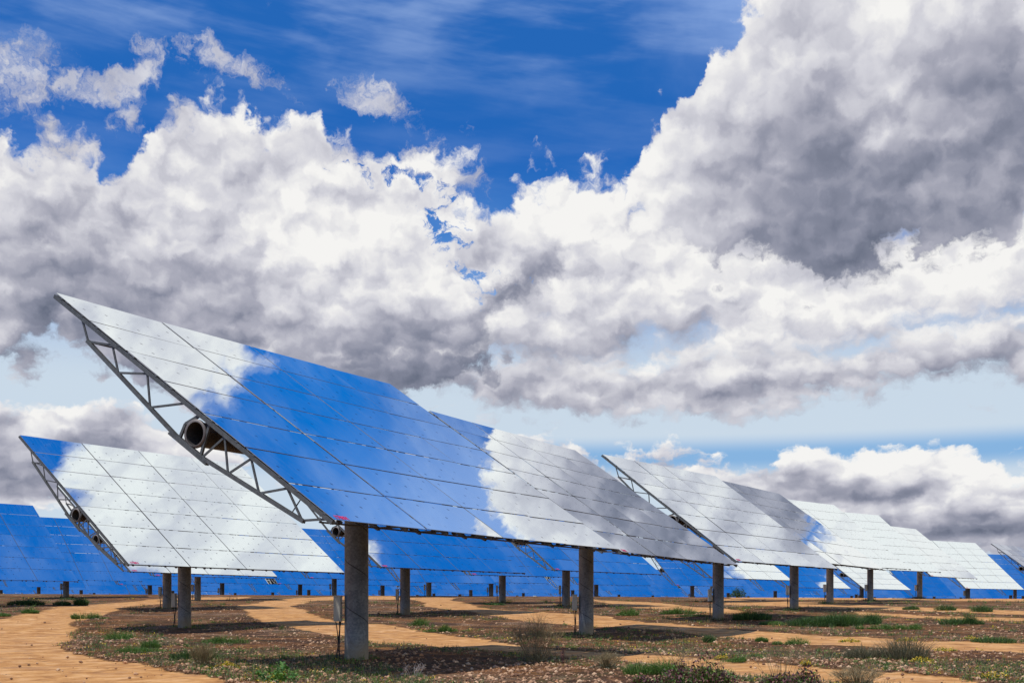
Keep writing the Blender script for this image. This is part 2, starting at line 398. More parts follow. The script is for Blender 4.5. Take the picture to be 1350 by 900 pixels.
def mat_galv():
    """spangled galvanised steel, dusty at the foot"""
    m, nt, b = material('galvanised_steel')
    tc = node(nt, 'ShaderNodeTexCoord'); oi = node(nt, 'ShaderNodeObjectInfo')
    ad = node(nt, 'ShaderNodeVectorMath', operation='ADD'); nt.links.new(tc.outputs['Object'], ad.inputs[0])
    cb = node(nt, 'ShaderNodeCombineXYZ'); nt.links.new(mathn(nt, 'MULTIPLY', oi.outputs['Random'], 40.), cb.inputs[0]); nt.links.new(cb.outputs[0], ad.inputs[1])
    P = ad.outputs[0]
    vo = node(nt, 'ShaderNodeTexVoronoi'); nt.links.new(P, vo.inputs['Vector']); vo.inputs['Scale'].default_value = 26
    sp = node(nt, 'ShaderNodeSeparateColor'); nt.links.new(vo.outputs['Color'], sp.inputs[0])
    n1 = noise_n(nt, P, 3.2, 6, .65)
    n2 = noise_n(nt, P, 1.1, 3, .6, 1.2)
    f = mathn(nt, 'ADD', mathn(nt, 'MULTIPLY', sp.outputs[0], .30), mathn(nt, 'MULTIPLY', n1, .75))
    c = ramp(nt, f, [(.25, (.17, .20, .235)), (.5, (.24, .28, .32)), (.8, (.38, .43, .48))])
    sm = smooth_range(nt, n2, .66, .74, 0., .6)                       # dark scuffs
    c = mixn(nt, sm, c, (.045, .045, .05))
    sx = node(nt, 'ShaderNodeSeparateXYZ'); nt.links.new(tc.outputs['Object'], sx.inputs[0])
    ang = mathn(nt, 'DIVIDE', mathn(nt, 'ARCTAN2', sx.outputs[1], sx.outputs[0]), 6.28318)
    ph = mathn(nt, 'FRACT', mathn(nt, 'ADD', mathn(nt, 'ADD', ang, mathn(nt, 'DIVIDE', sx.outputs[2], 1.1)), mathn(nt, 'ADD', oi.outputs['Random'], 5.)))
    weld = smooth_range(nt, mathn(nt, 'ABSOLUTE', mathn(nt, 'SUBTRACT', ph, .5)), .006, .022, .75, 0.)
    c = mixn(nt, weld, c, (.05, .055, .06))                          # spiral weld of the tube
    h = mathn(nt, 'ADD', sx.outputs[2], mathn(nt, 'MULTIPLY', mathn(nt, 'SUBTRACT', n1, .5), .35))
    d = smooth_range(nt, h, .15, .62, .8, 0.)
    c = mixn(nt, d, c, (.30, .25, .17))                             # splashed dust and lime at the foot
    nt.links.new(c, b.inputs['Base Color'])
    nt.links.new(mathn(nt, 'SUBTRACT', .35, mathn(nt, 'MULTIPLY', d, .35)), b.inputs['Metallic'])
    b.inputs['Roughness'].default_value = .38
    bump(nt, b, n1, .06)
    return m
MIR = mat_mirror(); GALV = mat_galv()
BACK = mat_simple('mirror_backing', (.26, .27, .28), .6)
STEEL = mat_simple('truss_steel', (.10, .108, .11), .5, .3, .3, 9)
TUBEM = mat_simple('torque_tube_steel', (.15, .135, .13), .6, .3, .3, 5)
DARK = mat_simple('dark_steel_bore_shade', (.035, .033, .033), .7, .1, .3)
BOXM = mat_simple('cabinet_paint', (.60, .57, .47), .5, 0, .15, 4)
CABLE = mat_simple('cable_rubber', (.02, .02, .022), .6)
RED = mat_simple('red_marker', (.55, .02, .12), .6)

def mat_leaf(name, a, b_, c, rough=.6):
    m, nt, b = material(name)
    g = node(nt, 'ShaderNodeNewGeometry')
    f = g.outputs['Random Per Island']
    tc = node(nt, 'ShaderNodeTexCoord')
    n = noise_n(nt, tc.outputs['Object'], 3.5, 2)
    ff = mathn(nt, 'ADD', mathn(nt, 'MULTIPLY', f, .65), mathn(nt, 'MULTIPLY', n, .35))
    nt.links.new(ramp(nt, ff, [(.15, a), (.5, b_), (.85, c)]), b.inputs['Base Color'])
    b.inputs['Roughness'].default_value = rough
    tr = node(nt, 'ShaderNodeBsdfTranslucent'); nt.links.new(b.inputs['Base Color'].links[0].from_socket, tr.inputs[0])
    mx = node(nt, 'ShaderNodeMixShader'); mx.inputs[0].default_value = .25
    nt.links.new(b.outputs[0], mx.inputs[1]); nt.links.new(tr.outputs[0], mx.inputs[2])
    nt.links.new(mx.outputs[0], nt.nodes['Material Output'].inputs[0])
    return m
LEAF = {
 'green': mat_leaf('weed_leaves', (.03, .075, .012), (.08, .18, .025), (.19, .28, .05)),
 'bright': mat_leaf('bright_leaves', (.03, .09, .015), (.07, .20, .03), (.20, .32, .05)),
 'dark': mat_leaf('dark_leaves', (.015, .045, .010), (.035, .10, .02), (.09, .17, .04)),
 'olive': mat_leaf('olive_leaves', (.05, .06, .03), (.10, .11, .06), (.20, .19, .12)),
 'purple': mat_leaf('purple_leaves', (.035, .010, .02), (.14, .04, .06), (.24, .12, .07)),
 'dry': mat_leaf('dry_stems', (.14, .10, .045), (.28, .21, .10), (.42, .34, .18)),
 'yellow': mat_leaf('yellow_flowers', (.40, .28, .01), (.62, .44, .02), (.75, .58, .05)),
 'grey': mat_leaf('bleached_twigs', (.25, .21, .19), (.36, .31, .29), (.50, .45, .42)),
}

# ---------------------------------------------------------------- lie of the land
# heights of the ground against the distance ahead, from the feet of the masts in the photograph (camera at z = 0)
GZ = [-400, 0, 20, 30, 48, 64, 80, 98, 116, 128, 136, 150, 175, 210, 300, 500, 1200, 3000]
GG = [-2.2, -1.5, -1.25, -1.09, -.8, -.25, .33, .85, 1.33, 1.75, 2.02, 1.95, 1.5, 1.4, 1.9, 2.6, 4., 4.]
def ground(x, y):
    z = np.interp(y, GZ, GG)
    k = np.clip((np.asarray(y)-85)/50, 0, 1)*np.clip((500-np.asarray(y))/300, 0, 1)
    z = z-.0048*np.clip(x, -90, 90)*k
    x = np.asarray(x); y = np.asarray(y)
    amp = np.clip(1-np.abs(y-60)/75, 0, 1)
    z = z+amp*.05*(np.sin(x*.41+y*.13+1.2)*np.sin(y*.31-x*.07)+.6*np.sin(x*.93-y*.38)*np.sin(y*.71+.5))
    return z
def on_ground(px, py):
    """the point of the ground seen at a pixel of the photograph"""
    y = 8.
    kx, kz = (px-675)/F_PX, (Y0_PX-py)/F_PX
    while y < 160:
        if float(ground(kx*y, y)) >= kz*y: break
        y += .08 if y < 60 else .25
    return Vector((kx*y, y, float(ground(kx*y, y))))

def build_ground():
    xs = np.concatenate([-np.geomspace(1800, 62, 14), np.arange(-60, -26, .34), np.arange(-26, -14, .13), np.arange(-14, 14, .062), np.arange(14, 26, .13), np.arange(26, 60, .34), np.geomspace(62, 1800, 14)])
    ys = [-400, -200, -100, -60, -30, -10, 0, 8, 14, 17]
    y = 19.
    while y < 165: ys.append(y); y *= 1.0042
    ys += list(np.geomspace(166, 2600, 26)); ys = np.array(ys)
    X, Y = np.meshgrid(xs, ys); nx, ny = len(xs), len(ys)
    # dirt tracks, outlined in the photograph and laid on the ground
    tracks = [
     [(-60, 830), (0, 817), (33, 807), (80, 799), (150, 794), (200, 789.5), (260, 787), (330, 786), (330, 788), (240, 793), (200, 797), (167, 800), (127, 811), (100, 823), (92, 837), (98, 850), (133, 863), (187, 873), (233, 887), (273, 900), (330, 930), (-300, 930), (-300, 850)],
     [(320, 808), (317, 798), (345, 792), (393, 787.5), (450, 785.5), (560, 785.5), (600, 788), (595, 800), (547, 790), (450, 790), (405, 792), (390, 799), (405, 810), (450, 816), (520, 825), (587, 837), (680, 847), (753, 855), (870, 861), (961, 869), (1072, 878), (1220, 891), (1420, 912), (1420, 935), (1220, 905), (1072, 898), (961, 888), (850, 872), (753, 865), (680, 858), (587, 853), (487, 847), (440, 838), (387, 832), (360, 821)],
     [(547, 788), (593, 790), (653, 803), (720, 808), (787, 811), (850, 819), (1035, 834), (1220, 844), (1450, 849), (1450, 862), (1220, 856), (1035, 847), (870, 829), (787, 826), (720, 821), (653, 812), (593, 803), (560, 797)],
     [(783, 789.5), (870, 794.5), (942, 801), (980, 806), (950, 808), (870, 803), (800, 797)],
     [(950, 788.5), (1072, 793.5), (1250, 801), (1420, 807), (1420, 812), (1250, 806), (1072, 800.5), (950, 797)],
     [(950, 785.2), (1150, 787.5), (1420, 789.5), (1420, 792.5), (1150, 790.8), (960, 789)],
     [(1120, 806), (1250, 812), (1420, 816), (1420, 819), (1250, 815.5), (1120, 810)],
    ]
    polys = [[on_ground(*q) for q in t] for t in tracks]
    WX = X+.16*np.sin(X*2.1+Y*1.3)+.10*np.sin(Y*3.7-X*2.9)+.3*np.sin(Y*.23)
    WY = Y+.45*np.sin(X*.9+Y*.37)+.25*np.sin(X*2.3-1)
    mask = np.zeros_like(X)
    for P in polys:
        ins = np.zeros(X.shape, bool); n = len(P)
        for i in range(n):
            x0, y0, x1, y1 = P[i].x, P[i].y, P[(i+1) % n].x, P[(i+1) % n].y
            if y0 == y1: continue
            c = ((y0 > WY) != (y1 > WY)) & (WX < (x1-x0)*(WY-y0)/(y1-y0)+x0)
            ins ^= c
        mask[ins] = 1
    for _ in range(7):
        m2 = mask.copy()
        m2[1:-1, 1:-1] = (mask[1:-1, 1:-1]*2+mask[:-2, 1:-1]+mask[2:, 1:-1]+mask[1:-1, :-2]+mask[1:-1, 2:])/6
        mask = m2
    Z = ground(X, Y)-.035*mask*np.clip(1-(Y-30)/60, .2, 1)
    # clods and ruts
    fr = (np.sin(X*7.1+Y*2.3)*np.sin(Y*5.3-X*1.7)+np.sin(X*13.3-Y*3.1)*np.sin(Y*9.1+X*4.4))*.5
    Z = Z+fr*.014*(1-mask)*np.clip(1-(Y-20)/70, 0, 1)
    co = np.stack([X, Y, Z], -1).reshape(-1, 3)
    idx = np.arange(nx*ny).reshape(ny, nx)
    quads = np.stack([idx[:-1, :-1], idx[:-1, 1:], idx[1:, 1:], idx[1:, :-1]], -1).reshape(-1, 4)
    fm = mask.reshape(-1)[quads].mean(1)
    global TRACK_MASK; TRACK_MASK = (xs, ys, mask)
    for name, sel in (('ground', fm < .5), ('dirt_track', fm >= .5)):
        q = quads[sel]; used, inv = np.unique(q, return_inverse=True); q = inv.reshape(-1, 4)
        me = bpy.data.meshes.new(name)
        me.vertices.add(len(used)); me.vertices.foreach_set('co', co[used].ravel())
        me.loops.add(q.size); me.loops.foreach_set('vertex_index', q.ravel().astype(np.int32))
        me.polygons.add(len(q)); me.polygons.foreach_set('loop_start', np.arange(0, q.size, 4, dtype=np.int32))
        me.polygons.foreach_set('use_smooth', np.ones(len(q), bool))
        at = me.attributes.new('track', 'FLOAT', 'POINT'); at.data.foreach_set('value', mask.reshape(-1)[used].astype(np.float32))
        me.update(calc_edges=True); me.validate()
        me.materials.append(GROUND)
        tag(link(name, me), kind='structure')
def track_at(x, y):
    xs, ys, m = TRACK_MASK
    i = int(np.clip(np.searchsorted(xs, x), 0, len(xs)-1)); j = int(np.clip(np.searchsorted(ys, y), 0, len(ys)-1))
    return m[j, i]

def mat_ground():
    m, nt, b = material('earth')
    at = node(nt, 'ShaderNodeAttribute', attribute_name='track')
    g = node(nt, 'ShaderNodeNewGeometry'); P = g.outputs['Position']
    n_big = noise_n(nt, P, .16, 4, .55); n_mid = noise_n(nt, P, .8, 6, .62); n_f = noise_n(nt, P, 5., 8, .7); n_ff = noise_n(nt, P, 17., 6, .75)
    # soil: dark clods, reddish earth and pale stony patches
    f = mathn(nt, 'ADD', mathn(nt, 'MULTIPLY', n_f, .6), mathn(nt, 'MULTIPLY', n_ff, .4))
    soil = ramp(nt, f, [(.38, (.018, .009, .005)), (.48, (.105, .050, .023)), (.57, (.27, .135, .062)), (.67, (.58, .34, .17))])
    red = ramp(nt, f, [(.38, (.055, .02, .007)), (.50, (.27, .11, .036)), (.66, (.60, .31, .12))])
    soil = mixn(nt, smooth_range(nt, n_mid, .36, .56), soil, red)
    grav = ramp(nt, n_ff, [(.40, (.07, .04, .025)), (.50, (.30, .185, .11)), (.62, (.62, .42, .27))])
    soil = mixn(nt, smooth_range(nt, mathn(nt, 'ADD', mathn(nt, 'MULTIPLY', n_big, .6), mathn(nt, 'MULTIPLY', n_mid, .4)), .50, .60, 0., .8), soil, grav)
    # moss and seedlings on the damper ground
    n_gr = noise_n(nt, P, .33, 5, .65, .3)
    gm = mathn(nt, 'MULTIPLY', smooth_range(nt, n_gr, .50, .60), smooth_range(nt, n_f, .42, .6))
    soil = mixn(nt, mathn(nt, 'MULTIPLY', gm, .75), soil, (.07, .095, .022))
    # track: ochre sand with darker wheel marks and bits of stone
    mp = node(nt, 'ShaderNodeMapping'); nt.links.new(P, mp.inputs[0]); mp.inputs['Scale'].default_value = (1., .8, 1)
    n_t = noise_n(nt, mp.outputs[0], 1.6, 8, .66)
    tr = ramp(nt, mathn(nt, 'ADD', mathn(nt, 'MULTIPLY', n_t, .75), mathn(nt, 'MULTIPLY', n_f, .25)), [(.34, (.22, .095, .030)), (.46, (.42, .200, .065)), (.56, (.54, .285, .105)), (.68, (.66, .39, .18))])
    tr = mixn(nt, smooth_range(nt, n_ff, .62, .72, 0., .45), tr, (.17, .10, .055))
    n_p = noise_n(nt, P, .7, 6, .65, .8)
    n_q = noise_n(nt, P, 3.3, 3, .5)
    tr = mixn(nt, smooth_range(nt, n_q, .66, .71, 0., .75), tr, (.075, .042, .024))
    tr = mixn(nt, smooth_range(nt, n_p, .50, .66, 0., .5), tr, (.34, .19, .105))
    tr = mixn(nt, smooth_range(nt, n_p, .46, .34, 0., .5), tr, (.68, .42, .22))
    # darker streaks and patches, spread by noise
    n_d = noise_n(nt, P, .45, 7, .68, .6)
    soil = mixn(nt, smooth_range(nt, n_d, .45, .58, 0., .7), soil, (.045, .024, .015))
    e = mathn(nt, 'ADD', at.outputs['Fac'], mathn(nt, 'ADD', mathn(nt, 'MULTIPLY', mathn(nt, 'SUBTRACT', n_f, .5), 1.3), mathn(nt, 'MULTIPLY', mathn(nt, 'SUBTRACT', n_mid, .5), .9)))
    e = smooth_range(nt, e, .30, .70)
    nt.links.new(mixn(nt, e, soil, tr), b.inputs['Base Color'])
    b.inputs['Roughness'].default_value = .95; b.inputs['Specular IOR Level'].default_value = .15
    h = mathn(nt, 'ADD', mathn(nt, 'MULTIPLY', n_f, 1.), mathn(nt, 'MULTIPLY', n_ff, .5))
    h = mathn(nt, 'MULTIPLY', h, mathn(nt, 'SUBTRACT', 1.05, mathn(nt, 'MULTIPLY', e, .95)))
    bump(nt, b, h, 1., .16)
    return m
GROUND = mat_ground()
build_ground()

# ---------------------------------------------------------------- heliostats
HW, HH, OFF = 12.2, 9.25, .66           # mirror width, height, distance of the mirror plane from the pivot
COLS, ROWS = 4, 7
FW, FH = HW/COLS, HH/ROWS
TY = -FH/2                               # the torque tube runs behind the joint of the fourth and fifth row
TZ = OFF-.45
def facet_mesh(gx=.045, gy=.044):
    m = MB(); w, h, t = FW/2-gx/2, FH/2-gy/2, .012
    vs = [(-w, -h, 0), (w, -h, 0), (w, h, 0), (-w, h, 0), (-w, -h, -t), (w, -h, -t), (w, h, -t), (-w, h, -t)]
    m.add(vs, [(0, 1, 2, 3)], 0)
    m.add(vs, [(7, 6, 5, 4), (0, 4, 5, 1), (1, 5, 6, 2), (2, 6, 7, 3), (3, 7, 4, 0)], 1)
    return m
FACET = facet_mesh().mesh('mirror_facet', [MIR, BACK])
def facet_matrix(c, r, rd, R=950.):
    x = (c+.5)*FW-HW/2; y = HH/2-(r+.5)*FH
    ax, ay = y/R*1.0+rd.gauss(0, .0022), -x/R+rd.gauss(0, .0022)
    return Matrix.Translation((x, y, OFF)) @ Matrix.Rotation(ax, 4, 'X') @ Matrix.Rotation(ay, 4, 'Y')
TOP = OFF-.07; BOTM, BOTE = TZ-.30, TZ+.06   # heights of the truss chords
def bot(y):
    k = min(abs(y-TY)/3.6, 1); return BOTM+(BOTE-BOTM)*max(0, (k-.12)/.88)
def truss_mesh():
    m = MB()
    y0, y1 = -HH/2+.02, HH/2-.02
    for sx in (-.028, .028): m.bar((sx, y0, TOP), (sx, y1, TOP), .03, .085)
    t = TY
    ya, yb = t+3.82, t-3.35
    pts = [ya, t+.45, t-.45, yb]
    for sx in (-.028, .028):
        for a, b in zip(pts[:-1], pts[1:]): m.bar((sx, a, bot(a)), (sx, b, bot(b)), .03, .07)
    m.bar((0, t+.62, BOTM-.045), (0, t-.62, BOTM-.045), .10, .04)
    T = [4.2, 3.1, 1.86, .62]; B = [3.8, 2.62, 1.4]
    for a, b in zip(T, B): m.bar((0, t+a, TOP-.04), (0, t+b, bot(t+b)), .024, .045)
    for a, b in zip(B, T[1:]): m.bar((0, t+a, bot(t+a)), (0, t+b, TOP-.04), .024, .045)
    T2 = [-.72, -1.55, -2.65, -3.75]; B2 = [-.42, -1.2, -2.1, -3.3]
    for a, b in zip(B2, T2): m.bar((0, t+a, bot(t+a)), (0, t+b, TOP-.04), .024, .045)
    for a, b in zip(T2, B2[1:]): m.bar((0, t+a, TOP-.04), (0, t+b, bot(t+b)), .024, .045)
    # gusset round the torque tube
    m.bar((.02, t+.34, BOTM), (.02, t+.36, TZ+.02), .05, .06); m.bar((.02, t+.36, TZ+.02), (.02, t+.12, TOP-.03), .05, .06)
    m.bar((.02, t-.36, BOTM), (.02, t-.30, TZ-.05), .05, .06); m.bar((.02, t-.30, TZ-.05), (.02, t-.22, TOP-.03), .05, .06)
    # purlin cleats under the facets
    for r in range(ROWS):
        for q in (.2, .8):
            y = HH/2-(r+q)*FH; m.box((0, y, OFF-.022), (.05, .035, .009))
    return m
TRUSS = truss_mesh().mesh('truss', [STEEL])
RIBX = [-6.06, -3.72, -2.25, -.42, .42, 2.25, 3.72, 6.06]
def tube_mesh():
    m = MB(); n = 28; L_ = HW/2-.02
    ring = lambda x, r: [(x, TY+r*math.cos(2*math.pi*k/n), TZ+r*math.sin(2*math.pi*k/n)) for k in range(n)]
    prof = [(-L_, .235), (-L_, .29), (-L_+.05, .29), (-L_+.05, .25), (L_-.05, .25), (L_-.05, .29), (L_, .29), (L_, .235)]
    inner = [(-L_, .235), (-L_+1.4, .235)]
    def lathe(pr, mi):
        vs = [v for x, r in pr for v in ring(x, r)]
        fs = [(i*n+k, i*n+(k+1) % n, (i+1)*n+(k+1) % n, (i+1)*n+k) for i in range(len(pr)-1) for k in range(n)]
        m.add(vs, fs, mi)
    lathe(prof, 0); lathe([(-L_+1.4, .0), (-L_+1.4, .235), (-L_, .235)], 1); lathe([(L_-1.4, .0), (L_-1.4, .235), (L_, .235)], 1)  # bore coloured dark: the shade inside the open tube is in the colour
    return m.mesh('torque_tube', [TUBEM, DARK], True)
TUBE = tube_mesh()
def tie_mesh():
    m = MB()
    for y, z in ((-HH/2+.30, TOP-.16), (TY+3.78, bot(TY+3.8))):
        m.bar((RIBX[0], y, z), (RIBX[-1], y, z), .026, .026)
    for a, b in zip(RIBX[:-1], RIBX[1:]):                      # cross bracing between neighbouring trusses
        m.bar((a, TY-3.0, bot(TY-3.)), ((a+b)/2, TY-2.2, TOP-.06), .022, .022); m.bar(((a+b)/2, TY-2.2, TOP-.06), (b, TY-3.0, bot(TY-3.)), .022, .022)
    return m.mesh('tie_bar', [STEEL])
TIE = tie_mesh()
def joint_strip_mesh():
    m = MB()
    for c in (1, 2, 3): m.bar((c*FW-HW/2, -HH/2+.03, OFF-.025), (c*FW-HW/2, HH/2-.03, OFF-.025), .075, .012)  # dark strips added behind the column seams to block the bright sky
    return m.mesh('added_joint_strip', [DARK])
JOINT_STRIP = joint_strip_mesh()
def purlin_mesh():
    m = MB(); m.bar((-HW/2+.04, .10, .005), (HW/2-.04, .10, .005), .04, .015)
    for k in range(16):
        x = -HW/2+.25+k*(HW-.5)/15; m.box((x, 0, -.012), (.035, .05, .028))
    return m.mesh('purlin', [DARK])
PURLIN = purlin_mesh()
def head_mesh():
    m = MB()
    m.tube([(0, 0, -.42), (0, 0, -.30)], .34, 24); m.tube([(0, 0, -.30), (0, 0, .12)], .25, 24)
    m.box((0, -.42, -.1), (.30, .38, .16)); m.bar((-.32, -.58, -.3), (-.32, -.62, .2), .06, .3); m.bar((.32, -.58, -.3), (.32, -.62, .2), .06, .3)
    m.tube([(.1, .15, -.1), (.1, .62, -.16)], .11, 14)
    return m.mesh('drive_head', [STEEL])
HEAD = head_mesh()
def text_mesh(body, size):
    cu = bpy.data.curves.new('number', 'FONT'); cu.body = body; cu.size = size; cu.extrude = .001; cu.offset = .006
    o = bpy.data.objects.new('number', cu); COL.objects.link(o)
    dg = bpy.context.evaluated_depsgraph_get(); me = bpy.data.meshes.new_from_object(o.evaluated_get(dg))
    bpy.data.objects.remove(o); bpy.data.curves.remove(cu)
    me.name = 'painted_number'; me.materials.clear(); me.materials.append(RED); return me
NUM = text_mesh('17801', .17)
PD = .582
def pylon_mesh(h):
    m = MB(); n = 40
    def ring(z, r): return [(r*math.cos(2*math.pi*k/n), r*math.sin(2*math.pi*k/n), z) for k in range(n)]
    prof = [(-.25, PD/2), (h-.05, PD/2), (h-.05, PD/2+.035), (h, PD/2+.035), (h, 0.001)]
    vs = [v for z, r in prof for v in ring(z, r)]
    fs = [(i*n+k, i*n+(k+1) % n, (i+1)*n+(k+1) % n, (i+1)*n+k) for i in range(len(prof)-1) for k in range(n)]
    m.add(vs, fs)
    me = m.mesh('pylon', [GALV])
    sm = [False]*len(fs)
    for i in range(n): sm[i] = True
    me.polygons.foreach_set('use_smooth', sm); return me
def cabinet_mesh():
    m = MB(); w, d, h = .085, .16, .30
    m.box((0, 0, 0), (w, d, h)); m.box((0, 0, h+.012), (w+.012, d+.012, .010)); m.box((0, -d-.006, 0), (w-.015, .006, h-.02))
    m.box((w+.03, 0, .15), (.03, .04, .02)); m.box((w+.03, 0, -.15), (.03, .04, .02))
    return m.mesh('control_cabinet', [BOXM])
CAB = cabinet_mesh()
def cable_mesh(zb):
    m = MB(); rd = random.Random(3)
    for k in range(4):
        pts = []
        x0, y0 = -.05+.035*k, -.03+.03*k
        for i in range(9):
            t = i/8; pts.append((x0+(.05*math.sin(3*t+k) if k != 2 else .02)*1., y0+.04*math.sin(4*t+k), -.30-(zb-.30)*t))
        m.tube(pts, .012, 6)
    return m.mesh('cable', [CABLE])
CABLES = {}
PYL = {}
def heliostat(x, y, yaw, el, zc, label, group, detail=True, seed=0, cab=True):
    base = float(ground(x, y)); rd = random.Random(seed)
    root = bpy.data.objects.new('heliostat', None); COL.objects.link(root)
    root.location = (x, y, base); root.rotation_euler = (0, 0, math.radians(yaw)); root.empty_display_size = .5
    tag(root, label, 'heliostat', group)
    h = zc-base
    A = Matrix.Translation((0, 0, h)) @ Matrix.Rotation(math.radians(90-el), 4, 'X')
    up = Matrix.Rotation(math.radians(-yaw), 4, 'Z')          # mast and cabinet do not turn with the mirror
    hp = round(h-.40, 1)
    if hp not in PYL: PYL[hp] = pylon_mesh(hp)
    link('pylon', PYL[hp], root, up)
    if detail:
        for r in range(ROWS):
            for c in range(COLS): 
                f = link('mirror_facet', FACET, root, A @ facet_matrix(c, r, rd))
                if r == ROWS-1 and c == 0:
                    link('painted_number', NUM, f, Matrix.Translation((-FW/2+.13, -FH/2+.06, .003)))
        for rx in RIBX: link('truss', TRUSS, root, A @ Matrix.Translation((rx, 0, 0)))
        link('torque_tube', TUBE, root, A); link('tie_bar', TIE, root, A); link('added_joint_strip', JOINT_STRIP, root, A)
        link('purlin', PURLIN, root, A @ Matrix.Translation((0, -HH/2+.05, OFF-.04)))
        link('purlin', PURLIN, root, A @ Matrix.Translation((0, HH/2-.3, OFF-.04)))
        link('drive_head', HEAD, root, Matrix.Translation((0, 0, h)))
    else:
        i = seed % len(FARM)
        link('mirror', FARM[i], root, A); link('truss_frame', FARF, root, A)
    if cab:
        hz = min(1.25, max(.8, h*.25)); c = link('control_cabinet', CAB, root, up @ Matrix.Translation((-PD/2-.155, -.05, hz)))
        if detail:
            if hz not in CABLES: CABLES[hz] = cable_mesh(hz+.1)
            link('cable', CABLES[hz], c)
    return root
# simplified far copies: the mirror is one mesh of 28 facets, the frame one mesh
FARM = []
for s_ in range(5):
    rd = random.Random(100+s_); m = MB(); f0 = facet_mesh()
    for r in range(ROWS):
        for c in range(COLS):
            M_ = facet_matrix(c, r, rd)
            o = len(m.v); m.v += [tuple(M_ @ Vector(v)) for v in f0.v]; m.f += [tuple(i+o for i in f) for f in f0.f]; m.m += f0.m
    FARM.append(m.mesh('mirror', [MIR, BACK]))
fm_ = MB(); tr_ = truss_mesh()
for rx in RIBX:
    o = len(fm_.v); fm_.v += [(v[0]+rx, v[1], v[2]) for v in tr_.v]; fm_.f += [tuple(i+o for i in f) for f in tr_.f]; fm_.m += tr_.m
fm_.tube([(-HW/2+.02, TY, TZ), (HW/2-.02, TY, TZ)], .25, 14)
FARF = fm_.mesh('truss_frame', [STEEL])

NEAR = 'heliostats standing in the nearer rows of the field'
# x, distance, yaw, elevation of the normal, height of the pivot: solved from corner positions in the photograph
near = [
 (-3.8, 30.0, 59.5, 55.8, 3.79, 'largest heliostat, in the foreground, its tilted mirror white, deep blue, then white again'),
 (2.9, 48.0, 61.5, 55.1, 4.16, 'grey cloudy mirror overlapped by the right edge of the largest heliostat'),
 (10.8, 64.3, 53.2, 53.2, 4.71, 'third heliostat of the right-hand row, bright pale, its truss end against the sky'),
 (18.5, 80.5, 57.3, 53.3, 5.30, 'heliostat with the darkest grey mirror, fourth in the right-hand row'),
 (26.0, 100.4, 45.1, 51.2, 6.12, 'heliostat just right of the dark grey mirror, a blue patch in its lower right corner'),
 (34.7, 118.9, 40.1, 49.6, 6.61, 'plain pale grey mirror on a mast, two places right of the dark grey one'),
 (44.7, 134.6, 47.9, 50.7, 6.37, 'white mirror with a blue upper right edge in the right-hand row'),
 (56.9, 153.3, 35.6, 48.2, 5.69, 'last but one pale heliostat at the right, its mast under its lower left corner'),
 (71.5, 169.3, 50.0, 53.0, 6.35, 'pale heliostat cut off by the right edge of the photo, lattice truss in view'),
 (-14.7, 55.1, 54.6, 52.3, 4.25, 'large white heliostat at the left with a blue top left corner'),
 (-22.9, 81.5, 55.3, 52.3, 4.89, 'heliostat hidden behind the large white left one but for a thin strip below'),
 (-38.4, 87.0, 46.9, 50.2, 4.83, 'deep blue heliostat cut off by the left edge of the photo'),
 (-43.7, 120.3, 43.7, 46.6, 5.98, 'deep blue heliostat between the left edge one and the truss of the large white one'),
 (-6.2, 71.2, 51.3, 53.8, 4.66, 'blue mirror under the largest one, its mast next right of the foreground mast'),
 (3.9, 88.5, 48.0, 52.8, 5.20, 'blue mirror under the grey ones in the middle, a white cloud near its end'),
 (-.8, 101.6, 38.0, 51.0, 5.45, 'nearly hidden blue heliostat in the middle, its mast right of a close pair'),
 (18.6, 112., 44.0, 53.5, 5.35, 'white heliostat whose mirror shows below the third one of the right-hand row'),
 (34.3, 150., 40.0, 54., 5.35, 'white mirror low between the third and fourth masts of the right-hand row'),
 (49.1, 172.4, 42.7, 54.5, 5.60, 'white heliostat seen under the plain pale grey mirror of the right-hand row'),
 (25.7, 175.1, 31., 50.5, 6.4, 'small blue heliostat left of the bright pale one, only truss and lower edge showing'),
 (-20.3, 140.2, 44.0, 50., 6.4, 'blue heliostat seen between the large white left mirror and the foreground mast'),
 (-28.6, 165.7, 44., 50., 6.4, 'small blue heliostat low between the two left white mirrors and the foreground mast'),
 (-37.5, 158.8, 43., 50., 6.4, 'blue heliostat showing as a strip under the right half of the large white left mirror'),
 (-28.5, 111.3, 42., 50.5, 5.7, 'heliostat on the mast just right of the large white left one'),
 (-47.5, 161.0, 43., 50., 6.2, 'blue heliostat on the mast just left of the large white left one'),
 (11.2, 163.3, 34.0, 50.0, 6.3, 'blue heliostat on the thin mast just right of the second mast of the right-hand row'),
 (-2.6, 152.1, 42., 50., 6.3, 'blue heliostat in the middle, its mast the left one of a close pair'),
 (-9.0, 132.8, 38., 50., 5.8, 'blue heliostat whose mirror shows right of the foreground mast, low over the ground'),
 (-17.2, 163., 43., 50., 6.2, 'blue heliostat on the thin mast next to the foreground mast'),
 (-52., 188, 43., 50., 6.0, 'blue heliostat on a thin mast far back at the left'),
 (84, 205., 28., 49., 6.6, 'blue heliostat behind the pale ones at the right edge of the photo'),
]
for i, (x, y, yaw, el, zc, lab) in enumerate(near): heliostat(x, y, yaw, el, zc, lab, NEAR, True, i+1)
FAR = 'far heliostats closing the view above the crest of the ground'
far_px = [(211, 4.2), (165.6, 4.4), (107, 4.5), (51, 4.9), (2, 4.9), (124, 3.7), (310, 3.8), (359.5, 4.1), (407, 4.6), (620.6, 4.8), (690, 4.0), (703, 4.7), (755, 4.7), (816, 3.9), (1022, 4.8), (1129, 4.3), (1222, 4.3), (960, 4.4), (875, 4.1), (466, 4.4), (572, 4.), (261, 4.0)]
